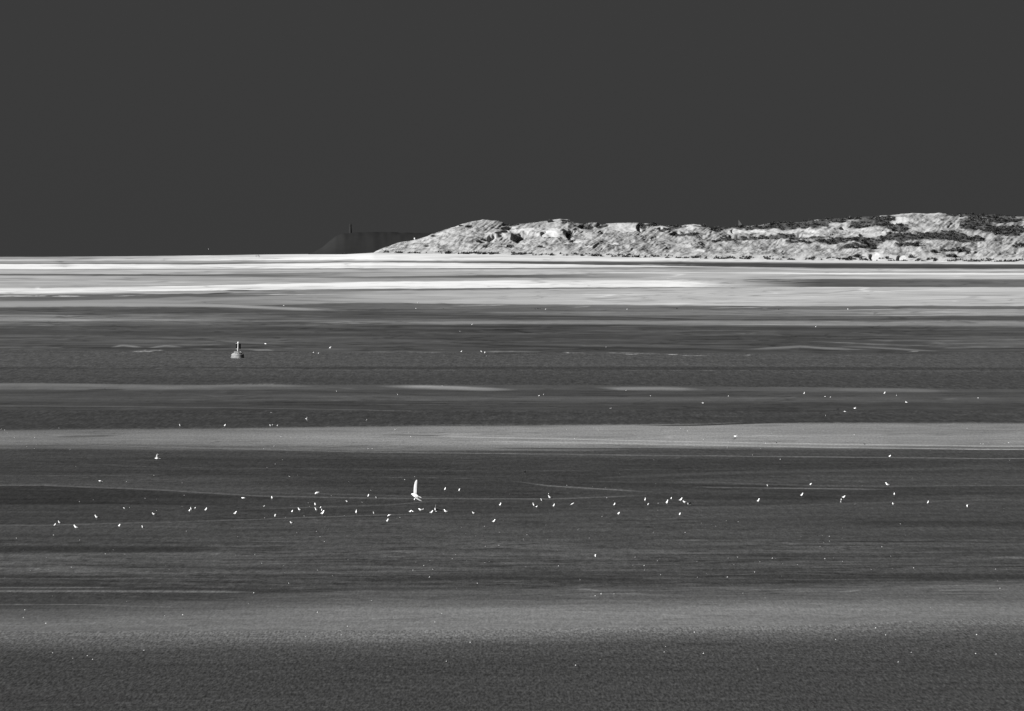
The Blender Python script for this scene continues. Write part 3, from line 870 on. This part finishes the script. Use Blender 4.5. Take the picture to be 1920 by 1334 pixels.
def loft(pts, rw, rh, n=10):
    """continuous skin round a spine that runs in the xz plane"""
    V, F = [], []
    for i, (x, y, z) in enumerate(pts):
        a_ = Vector(pts[max(i - 1, 0)]); b_ = Vector(pts[min(i + 1, len(pts) - 1)])
        t = (b_ - a_).normalized()
        s = Vector((0, 1, 0)); up = t.cross(s).normalized() * -1
        for k in range(n):
            an = 2 * math.pi * k / n
            V.append(Vector((x, y, z)) + s * (rw[i] * math.cos(an)) + up * (rh[i] * math.sin(an)))
    for i in range(len(pts) - 1):
        for k in range(n):
            F.append((i * n + k, i * n + (k + 1) % n, (i + 1) * n + (k + 1) % n, (i + 1) * n + k))
    F.append(tuple(range(n - 1, -1, -1))); F.append(tuple((len(pts) - 1) * n + k for k in range(n)))
    return V, F

def standing_gull_mesh(name, pose='upright', dark=False):
    V, F, MI = [], [], []
    def put(v, f, mi):
        o = len(V); V.extend([tuple(q) for q in v]); F.extend([tuple(i + o for i in g) for g in f]); MI.extend([mi] * len(f))
    if pose == 'upright':
        sp = [(-.20,0,.17),(-.14,0,.175),(-.06,0,.20),(.02,0,.23),(.08,0,.275),(.11,0,.33),(.125,0,.375),(.15,0,.40),(.178,0,.40),(.20,0,.392),(.235,0,.385)]
    elif pose == 'hunched':
        sp = [(-.22,0,.185),(-.16,0,.185),(-.07,0,.195),(.02,0,.205),(.08,0,.235),(.115,0,.275),(.13,0,.30),(.155,0,.315),(.18,0,.312),(.20,0,.305),(.235,0,.30)]
    else:  # feeding, head down
        sp = [(-.23,0,.225),(-.17,0,.215),(-.07,0,.205),(.02,0,.20),(.09,0,.195),(.14,0,.17),(.17,0,.135),(.19,0,.105),(.205,0,.085),(.215,0,.065),(.228,0,.03)]
    rw = [.012,.035,.07,.08,.07,.05,.042,.046,.04,.014,.004]
    rh = [.008,.035,.068,.08,.07,.052,.044,.046,.04,.014,.004]
    v, f = loft(sp, rw, rh, 10); put(v, f, 1 if dark else 0)
    for s in (-1, 1):            # folded wings, their black tips crossing over the tail
        z0 = sp[1][2]
        w = [(-.27, s*.022, z0 - .005), (-.20, s*.04, z0 + .02), (-.10, s*.062, z0 + .035), (0, s*.07, sp[3][2] + .015), (.06, s*.055, sp[3][2] + .03)]
        v, f = loft(w, [.006, .016, .024, .022, .006], [.006, .026, .05, .05, .01], 8); put(v, f, 1 if dark else 2)
        v, f = loft([(-.31, s*.015, z0 - .01), (-.265, s*.022, z0 - .002), (-.20, s*.041, z0 + .021)], [.002, .009, .018], [.003, .014, .027], 6); put(v, f, 1)
        m = MB(); m.tube((.01, s*.03, 0), (.0, s*.035, .16), .008, .012, 6); m.tube((.0, s*.03, .006), (.05, s*.045, .004), .008, .014, 5)
        put(m.V, m.F, 3)
    me = bpy.data.meshes.new(name)
    me.from_pydata(V, [], F); me.update()
    for mm in (M_WHITE, M_BLACK, M_GREY, M_LEG): me.materials.append(mm)
    me.polygons.foreach_set('material_index', MI)
    me.polygons.foreach_set('use_smooth', [True] * len(F))
    return me

GM = {p: standing_gull_mesh('gull', p) for p in ('upright', 'hunched', 'feeding')}
DM = standing_gull_mesh('dark_bird', 'hunched', True)

def wing_mesh(root, elbow, tip, chord, thick, cdir):
    """solid wing: arm and hand panel with camber; cdir points forward"""
    V, F = [], []
    st = [(root, .95), (root.lerp(elbow, .5), 1.0), (elbow, .98), (elbow.lerp(tip, .35), .9), (elbow.lerp(tip, .72), .72), (tip, .26)]
    prof = [(.5, 0), (.42, .5), (.1, .6), (-.25, .35), (-.5, 0), (-.25, -.1), (.1, .0), (.42, -.25)]
    sweep = [0, .03, .05, .03, -.03, -.14]
    n = len(prof)
    for i, (p, c) in enumerate(st):
        a_ = st[max(i - 1, 0)][0]; b_ = st[min(i + 1, len(st) - 1)][0]
        s = (b_ - a_).normalized()
        nn = s.cross(cdir).normalized()
        cc = nn.cross(s).normalized() * (1 if nn.cross(s).dot(cdir) > 0 else -1)
        for q, h in prof:
            V.append(p + cc * (q * chord * c + sweep[i] * chord) + nn * (h * thick * c))
    for i in range(len(st) - 1):
        for k in range(n):
            F.append((i * n + k, i * n + (k + 1) % n, (i + 1) * n + (k + 1) % n, (i + 1) * n + k))
    F.append(tuple(range(n - 1, -1, -1))); F.append(tuple((len(st) - 1) * n + k for k in range(n)))
    return V, F

def flying_gull(px, py, ppm, heading, wings, label, body_m=M_WHITE, wing_m=None, tip_m=M_BLACK, size=1.0, group='gulls in flight', chord=.165):
    """heading: unit vector in (right, away, up); wings: two (elbow, tip) vector pairs in metres; ppm = photo pixels per metre"""
    d = FPX / ppm
    size = size * (0.78 if ppm < 25 else 1.0)
    pos = ray(px, py, d)
    e = empty('gull', pos); tag(e, label, 'gull', group)
    h = Vector(heading).normalized()
    side = Vector((0, 0, 1)).cross(h).normalized(); up = h.cross(side).normalized()
    R = Matrix((h, side, up)).transposed()
    sp = [(-.16,0,.0),(-.11,0,.0),(-.03,0,0),(.05,0,0.0),(.11,0,.008),(.15,0,.018),(.185,0,.022),(.21,0,.018),(.245,0,.010)]
    v, f = loft(sp, [.024,.046,.076,.078,.062,.05,.042,.016,.003], [.018,.044,.076,.078,.062,.048,.041,.015,.003], 12)
    pym('body', [R @ (q * size) for q in v], f, body_m, e, True)
    # tail: a thick fan
    tv = [(-.12, -.02, .012), (-.12, .02, .012), (-.27, .075, .006), (-.285, 0, .006), (-.27, -.075, .006),
          (-.12, -.02, -.006), (-.12, .02, -.006), (-.27, .075, 0), (-.285, 0, 0), (-.27, -.075, 0)]
    pym('tail', [R @ (Vector(q) * size) for q in tv],
        [(0, 1, 2, 3, 4), (9, 8, 7, 6, 5), (0, 5, 6, 1), (1, 6, 7, 2), (2, 7, 8, 3), (3, 8, 9, 4), (4, 9, 5, 0)], body_m, e)
    for k, (el_, tp_) in enumerate(wings):
        s = -1 if k else 1
        root = R @ Vector((.03, s * .03, .02)) * size
        E_, T_ = Vector(el_) * size, Vector(tp_) * size
        v, f = wing_mesh(root, E_, T_, chord * size, .03 * size, h)
        o = pym('wing', v, f, None, e, True, mats=[(wing_m[k] if isinstance(wing_m, tuple) else wing_m) or M_WING])
    return e

M_WING = new_mat('wing_plumage', 0.4, 0.8, 0.1); mix_noise(M_WING, 0.28, 0.42, 14, 5, coords=(1, 1, 0.3))
M_WSH = new_mat('dark_wing_plumage', 0.1, 0.8, 0.1); mix_noise(M_WSH, 0.05, 0.09, 20)

BIG = 41.0
flying_gull(780.0, 930.0, BIG, (-.93, .18, .30), [((-.005, .06, .36), (.012, .02, .73)), ((.06, -.22, -.10), (.27, -.50, -.24))],
            'large white gull flying low with one long wing raised straight up', wing_m=M_WING, chord=.18)
flying_gull(816.5, 956.0, 20, (-.25, -.6, .75), [((.02, .0, .25), (.04, .06, .55)), ((.32, .1, -.02), (.72, .1, -.10))],
            'gull taking off with one wing up and the other stretched right', wing_m=(M_WING, M_BLACK), size=1.15)
flying_gull(498.0, 645.0, 11.5, (-.8, .5, .0), [((.25, .2, .14), (.85, .3, .50)), ((-.2, -.1, -.08), (-.62, -.2, -.10))],
            'gull gliding with dark slanted wings just right of the buoy', wing_m=M_BLACK, group=None, size=1.15)
flying_gull(619.0, 652.5, 10, (-.6, .3, .4), [((.1, .1, .15), (.25, .2, .4)), ((-.15, -.2, -.1), (-.3, -.3, -.15))],
            'small gull flying above the channel, between buoy and picture centre')
flying_gull(188.5, 902.5, 21, (-.9, -.2, .1), [((.05, .15, .03), (.22, .45, .05)), ((.03, -.22, -.05), (.16, -.5, -.26))],
            'gull flying low with a dark lowered wing above the left flats', wing_m=M_BLACK)
flying_gull(198.0, 731.0, 14, (-.8, .2, .35), [((.0, .1, .02), (.25, .2, -.12)), ((-.1, -.1, .1), (-.2, -.2, .22))],
            'black bird flying alone over the left mudflat', body_m=M_BLACK, wing_m=M_BLACK, group=None)
flying_gull(575.0, 786.0, 15, (-.6, -.3, .2), [((.1, .1, .12), (.06, .2, .35)), ((.1, -.1, -.1), (.05, -.3, -.32))],
            'gull with both wings spread upright above the left sandbank')
flying_gull(295.0, 860.0, 20, (-.95, -.3, .0), [((-.03, .0, .16), (.02, .05, .42)), ((.05, .03, .14), (.08, .15, .36))],
            'white gull with raised wings alone on the dark flat, left', size=1.35)
flying_gull(1379.0, 818.5, 17, (-.8, .3, .1), [((.12, .1, .10), (.34, .3, .22)), ((-.12, -.1, -.08), (-.30, -.2, .06))],
            'white gull gliding low over the right part of the pale sandbank')
flying_gull(1377.0, 823.0, 17, (-.8, .3, .1), [((.1, .1, .05), (.28, .3, .08)), ((-.1, -.1, -.03), (-.28, -.2, -.08))],
            'dark bird gliding close under the white gull over the sandbank', body_m=M_WSH, wing_m=M_WSH)
flying_gull(830.0, 724.5, 12, (-.2, -.8, .1), [((.15, .05, .12), (.3, .1, .02)), ((-.15, .05, .12), (-.3, .1, .02))],
            'gull landing on the bright sandbar in mid channel')
flying_gull(1146.0, 766.0, 13, (.5, .4, .0), [((.15, .1, .02), (.34, .2, .1)), ((-.15, -.1, .0), (-.34, -.2, .05))],
            'small pale gull flying over the dark water right of centre')
flying_gull(1318.0, 756.0, 13, (-.5, .4, .0), [((.15, .1, .02), (.34, .2, -.08)), ((-.15, -.1, .05), (-.34, -.2, .12))],
            'faint gull flying below the middle sandbar, leftmost of the right-hand flyers')
flying_gull(1699.5, 754.5, 14, (-.8, .3, .2), [((.12, .1, .03), (.34, .2, -.02)), ((-.1, -.1, .12), (-.22, -.2, .2))],
            'gull flying farthest right, just below the right-hand sandbar')
flying_gull(1603.0, 766.0, 14, (-.6, .3, .0), [((.1, .1, .14), (.2, .2, .22)), ((-.1, -.1, .14), (-.22, -.2, .2))],
            'gull flying in a shallow V over the dark water at right')
flying_gull(1584.0, 772.0, 14, (-.6, .5, .0), [((.15, .1, .0), (.36, .2, -.1)), ((-.15, -.1, .03), (-.34, -.2, .03))],
            'gull gliding with arched wings, lowest of the right-hand trio')
flying_gull(1571.0, 767.5, 14, (.5, .5, .0), [((.15, .1, .02), (.36, .2, .0)), ((-.15, -.1, .02), (-.34, -.2, -.03))],
            'dark bird flying beside the arched gull over the water at right', body_m=M_BLACK, wing_m=M_BLACK)
flying_gull(885.0, 609.0, 9, (-.3, .8, .0), [((.15, .1, .16), (.3, .2, .35)), ((-.15, -.1, .16), (-.3, -.2, .35))],
            'small gull flying in a V above the wet sand near the centre')
flying_gull(863.0, 622.0, 9, (.3, .6, -.3), [((.15, .1, .02), (.3, .2, -.1)), ((-.15, -.1, .1), (-.35, -.2, .2))],
            'small gull banking just below the V-winged one near the centre')
flying_gull(1073.0, 945.5, 20, (.8, .3, .35), [((.1, .15, .08), (.2, .35, .18)), ((-.08, -.15, -.05), (-.2, -.35, -.08))],
            'gull skimming low with level wings in the middle of the flock')
flying_gull(456.0, 934.0, 20, (-.9, .2, .0), [((.06, .15, .06), (.22, .35, .08)), ((.1, -.15, -.02), (.2, -.35, -.02))],
            'gull flying level above the left half of the flock')
flying_gull(391.0, 467.5, 4, (-.9, .2, .0), [((.1, .1, .16), (.2, .3, .3)), ((.0, -.1, .1), (.1, -.3, .2))],
            'tiny pale gull against the dark sky above the left horizon')

# standing birds: (px, row of the feet, scale, pose)
U, Hn, Fd = 'upright', 'hunched', 'feeding'
flock = [(102.5,990,1,U),(112,984,.9,U),(142.5,993.5,1.1,U),(181.5,974.5,1.1,U),(224,990.5,1.15,Hn),(268,993,.95,U),(233.5,956,.7,Hn),
 (289,968.5,1.1,Hn),(355.5,961.5,1,Hn),(359,959,1,U),(366,957,.9,Hn),(386,960,1,U),(441,967,1.05,U),(510,938.5,1.05,U),(495,953.5,.85,Hn),
 (517,970,1.1,Fd),(548,963,1,Hn),(562,960,1,U),(547,984.5,1,Hn),(595,928,1.15,Fd),(591,950.5,.95,U),(593.5,960.5,1.1,U),(601,956,.8,U),(603.5,960.5,.8,U),
 (605,968,1.35,U),(651,943.5,.8,Hn),(690.5,935.5,1.15,U),(706,936.5,.8,Hn),(668.5,966,1.25,U),(701.5,966,.95,Hn),(726.5,981,1,U),(730.5,969.5,.9,Fd),
 (777.5,940,.9,Hn),(769.5,963,1,Hn),(774.5,962,.7,Hn),(788.5,960,1.05,Hn),(793,958.5,.6,U),(809,965,1,U),(835.5,963,1,U),(834.5,923,1.2,U),
 (862.5,922,1.2,Fd),(888.5,966,.95,Hn),(926,982,1,U),(938,951,1.05,U),(1002,952.5,1.2,U),(1006,953,.7,Hn),(1016.5,942,1.1,Hn),(1031.5,937.5,1.15,U),
 (1038.5,952.5,1,U),(1152,952,1.15,U),(1160,967.5,1.1,Hn),(1210,942,1.1,U),(1216.5,948,.85,Fd),(1251,948,1.4,U),(1259,938.5,1,Hn),
 (1276.5,942,1.15,U),(1284,945.5,1.05,Hn),(1290.5,948,1,Fd),(1275,969,1.15,Hn),(1422,944,1.2,U),(1503.5,933,1.15,U),(1440,914.5,1,Hn),(1520,912,1,Hn),
 (1664,913,1.15,U),(1677,931.5,1.0,U),(1582,936.5,1.15,Hn),(1577.5,941,.9,Hn),(1577.5,944.5,.8,Hn),(1674.5,949,1,Hn),(1740,948,1.15,U),(1814,952,1.1,Fd)]
others = {
 'pale_bank': ('above the upper edge of the pale sandbank', [(338,801,1.25,U),(421.5,801,1.2,U),(507,799.5,.8,Hn),(511,799,.8,Hn),(520,799.5,.7,Hn),(508,776.5,.9,Hn),(687,790.5,1,Hn)]),
 'bar': ('on the flat below the thin bright sandbars', [(631,736,.9,Hn),(746,742.5,1.1,Hn),(1010.5,744,.9,Hn),(1020,742,1.0,Hn),(1173.5,735,1.1,Hn),(1220.5,744.5,1.0,Hn),(1366,745,1.,Hn),
        (1508,741,1.5,U),(1547,745.5,.9,Hn),(1557,746.5,.8,Hn),(1658.5,740.5,1.5,U),(1681.5,744,1.1,Hn),(1834,749,1.1,Hn),(1548,781,.7,Hn)]),
 'far': ('on the distant wet sand above the channel', [(532,574.5,1.5,Hn),(784,569.5,1.8,U),(780,580,1.3,Hn),(1023,581.5,1.5,Hn),(1175.5,581.5,1.4,Hn),(1299,582.5,1.1,Hn),(1590,582.3,1.9,U),(1529.5,614.5,1.5,Hn)]),
 'edge': ('at the far edge of the channel', [(588,662.5,1.0,Hn),(597,664,1.0,Hn),(865,661.5,1.3,U),(903,661.5,1.3,U),(909,663.5,1.4,U),(912,669.5,1.0,Hn),(1137,652.5,1.,Hn)]),
 'dark_flat': ('on the dark flat under the pale sandbank', [(1668.5,859.5,1.5,Hn),(1463,863.5,.7,Hn),(1117,1045.5,1.25,Fd)]),
}
ORD = ['first', 'second', 'third', 'fourth', 'fifth', 'sixth', 'seventh', 'eighth', 'ninth', 'tenth', 'eleventh', 'twelfth',
       'thirteenth', 'fourteenth', 'fifteenth', 'sixteenth', 'seventeenth', 'eighteenth', 'nineteenth', 'twentieth']
POSE = {U: 'upright', Hn: 'hunched', Fd: 'stooping'}
def stand(px, py, s, pose, label, group, me=None, name='gull', cat='gull'):
    o = bpy.data.objects.new(name, me or GM[pose])
    link(o)
    p = ground_pt(px, py)
    o.location = p
    o.scale = (s * 0.92,) * 3
    o.rotation_euler = (0, 0, random.choice([math.pi + random.uniform(.4, 1.2), math.pi + random.uniform(-.5, 1.2), random.uniform(-2.3, -0.9), random.uniform(-1.3, -.5), random.uniform(1.0, 2.0)]))
    tag(o, label, cat, group)
    return o
rows3 = {'upper': [], 'middle': [], 'lower': []}
for b in flock:
    rows3['upper' if b[1] < 946 else 'middle' if b[1] < 963.5 else 'lower'].append(b)
for rn, lst in rows3.items():
    left = sorted([b for b in lst if b[0] < 782], key=lambda b: -b[0])
    right = sorted([b for b in lst if b[0] >= 782], key=lambda b: b[0])
    for sd, l2 in (('left', left), ('right', right)):
        for k, b in enumerate(l2):
            stand(*b, f'{POSE[b[3]]} white gull in the {rn} row, {ORD[k]} to the {sd} of the large flying gull', 'gulls standing in the main flock')
for key, (where, lst) in others.items():
    lst = sorted(lst, key=lambda b: b[0])
    for k, b in enumerate(lst):
        b = (b[0], b[1], b[2] * 0.8, b[3])
        stand(*b, f'{POSE[b[3]]} white gull {where}, {ORD[k]} from the left', 'gulls dotted over the open flats')
darks = [(1003.5,581,1.2,'leftmost of three tiny dark birds on the distant wet sand near centre'),
         (1008.5,581,1.6,'middle one of three tiny dark birds on the distant wet sand'),
         (1012.5,581,1.6,'rightmost of three tiny dark birds on the distant wet sand near centre'),
         (831,580.5,1.3,'lone dark bird on the distant wet sand left of the dark trio'),
         (1269,580.5,1.6,'lone dark bird on distant wet sand, right of the dark trio'),
         (1460,582,1.5,'dark bird on the distant wet sand below the right dune end'),
         (984,889,1.2,'dark bird low on the dark flat below the pale sandbank'),
         (1292,947.5,1.1,'dark bird beside the gull cluster right of centre'),
         (1456,832,.7,'small dark bird on the bright lines of the pale sandbank'),
         (1621,835,.7,'small dark bird on the right end of the pale sandbank')]
for px_, py_, s_, lab in darks:
    stand(px_, py_, s_, Hn, lab, 'dark birds on the flats', DM, 'dark_bird', 'bird')

# ------------------------------------------------------------------ people far out on the sand
M_COAT = new_mat('dark_coat', 0.02); mix_noise(M_COAT, 0.012, 0.03, 4)
def person_mesh(stride):
    me = bpy.data.meshes.new('person')
    J = [((0,0,.95),.15),((0,0,1.2),.16),((0,0,1.42),.15),((0,0,1.52),.06),((0,-.01,1.66),.10),((0,-.01,1.76),.07),
         ((.1,0,.88),.10),((.11,-stride,.48),.07),((.11,-stride*.6,.08),.05),((.11,-stride*.6-.14,.04),.04),
         ((-.1,0,.88),.10),((-.11,stride*.6,.48),.07),((-.11,stride*1.3,.1),.05),((-.11,stride*1.3-.14,.05),.04),
         ((.2,0,1.4),.07),((.27,.06,1.12),.05),((.25,-.1,.9),.04),((-.2,0,1.4),.07),((-.27,-.06,1.12),.05),((-.25,-.16,.92),.04)]
    E = [(0,1),(1,2),(2,3),(3,4),(4,5),(0,6),(6,7),(7,8),(8,9),(0,10),(10,11),(11,12),(12,13),(2,14),(14,15),(15,16),(2,17),(17,18),(18,19)]
    me.from_pydata([j[0] for j in J], E, [])
    o = bpy.data.objects.new('person', me); link(o)
    sm = o.modifiers.new('skin', 'SKIN'); sm.use_smooth_shade = True
    for k, j in enumerate(J):
        me.skin_vertices[0].data[k].radius = (j[1], j[1])
    me.skin_vertices[0].data[0].use_root = True
    o.modifiers.new('sub', 'SUBSURF').levels = 1
    dg = bpy.context.evaluated_depsgraph_get()
    m2 = bpy.data.meshes.new_from_object(o.evaluated_get(dg))
    bpy.data.objects.remove(o)
    m2.materials.clear(); m2.materials.append(M_COAT)
    return m2
PM = [person_mesh(.12), person_mesh(.2)]
FP = [(480.3,482.6,1.15,'leftmost of three dark walkers on the white sand at the horizon'),
      (484.0,482.6,1.3,'middle one of three dark walkers on the white sand at the horizon'),
      (486.6,482.9,1.15,'rightmost of three dark walkers on the white sand at the horizon'),
      (601.0,477.6,.8,'lone dark figure at the water edge left of the distant group'),
      (630.0,477.2,1.0,'leftmost walker of the distant group under the lighthouse headland'),
      (646.0,477.0,1.3,'tallest walker of the distant group under the lighthouse headland'),
      (651.5,477.0,1.1,'stout dark walker right beside the tallest one of the distant group'),
      (662.0,476.6,.9,'rightmost walker of the distant group near the dune tip')]
for k, (px_, py_, s_, lab) in enumerate(FP):
    s_ *= 1.15
    o = bpy.data.objects.new('person', PM[k % 2]); link(o)
    d_ = 12500.0 if px_ < 500 else 12000.0
    z_ = float(ground_z(np.array(px_), np.array(d_)))
    for dt in np.arange(9500.0, 16500.0, 50.0):      # walk outwards to the spot seen at that row
        zt = float(ground_z(np.array(px_), np.array(dt)))
        if YH + FPX * (CAMH - zt) / dt <= py_:
            d_, z_ = dt, zt; break
    o.location = ((px_ - W0) / FPX * d_, d_, z_ - 0.02)
    o.scale = (s_,) * 3
    o.rotation_euler = (0, 0, random.uniform(0, 6.28))
    tag(o, lab, 'person', 'walkers far out on the sand')

# ------------------------------------------------------------------ shells and worm casts strewn over the flats
def strew(name, n, ylo, yhi, size, mat, dens_seed, label, cat, thr=0.0):
    px = -150 + rng.rand(n) * 2200
    py = ylo + rng.rand(n) * (yhi - ylo)
    k = fbm(px / 120.0, py / 18.0, dens_seed, 3) > thr
    px, py = px[k], py[k]
    d = dist_of_row(py)
    z = ground_z(px, d)
    X = (px - W0) / FPX * d
    V = []; F = []
    for i in range(len(px)):
        s = size * (0.5 + rng.rand() ** 2 * 1.3)
        a0 = rng.rand() * 6.28
        o = len(V)
        for q in range(5):
            t = a0 + q * 2 * math.pi / 5
            rr = s * (0.8 + .4 * rng.rand())
            V.append((X[i] + math.cos(t) * rr, d[i] + math.sin(t) * rr, z[i] - .01))
        V.append((X[i] + s * .2, d[i], z[i] + s * (0.7 + .6 * rng.rand())))
        F += [(o + q, o + (q + 1) % 5, o + 5) for q in range(5)]
    ob = pym(name, V, F, mat)
    tag(ob, label, cat, kind='stuff')
M_SHELL = new_mat('bleached_shell', 0.45); mix_noise(M_SHELL, 0.25, 0.55, 2)
M_STONE = new_mat('dark_weed', 0.025); mix_noise(M_STONE, 0.015, 0.04, 2)
strew('shells', 380, 965, 1075, 0.035, M_SHELL, 101, 'white shells strewn over the dark mudflat below the flock', 'shells')
strew('shells', 260, 1040, 1260, 0.04, M_SHELL, 103, 'few white shells lying on the near sandbank', 'shells')
strew('shells', 230, 803, 845, 0.05, M_SHELL, 105, 'white shells speckling the pale sandbank', 'shells')
strew('shells', 160, 850, 960, 0.035, M_SHELL, 107, 'scattered white shells among the standing gulls', 'shells')
strew('seaweed', 220, 960, 1080, 0.05, M_STONE, 109, 'small dark weed lumps on the mudflat', 'seaweed')
strew('seaweed', 60, 800, 850, 0.05, M_STONE, 113, 'small dark weed lumps on the pale sandbank', 'seaweed')
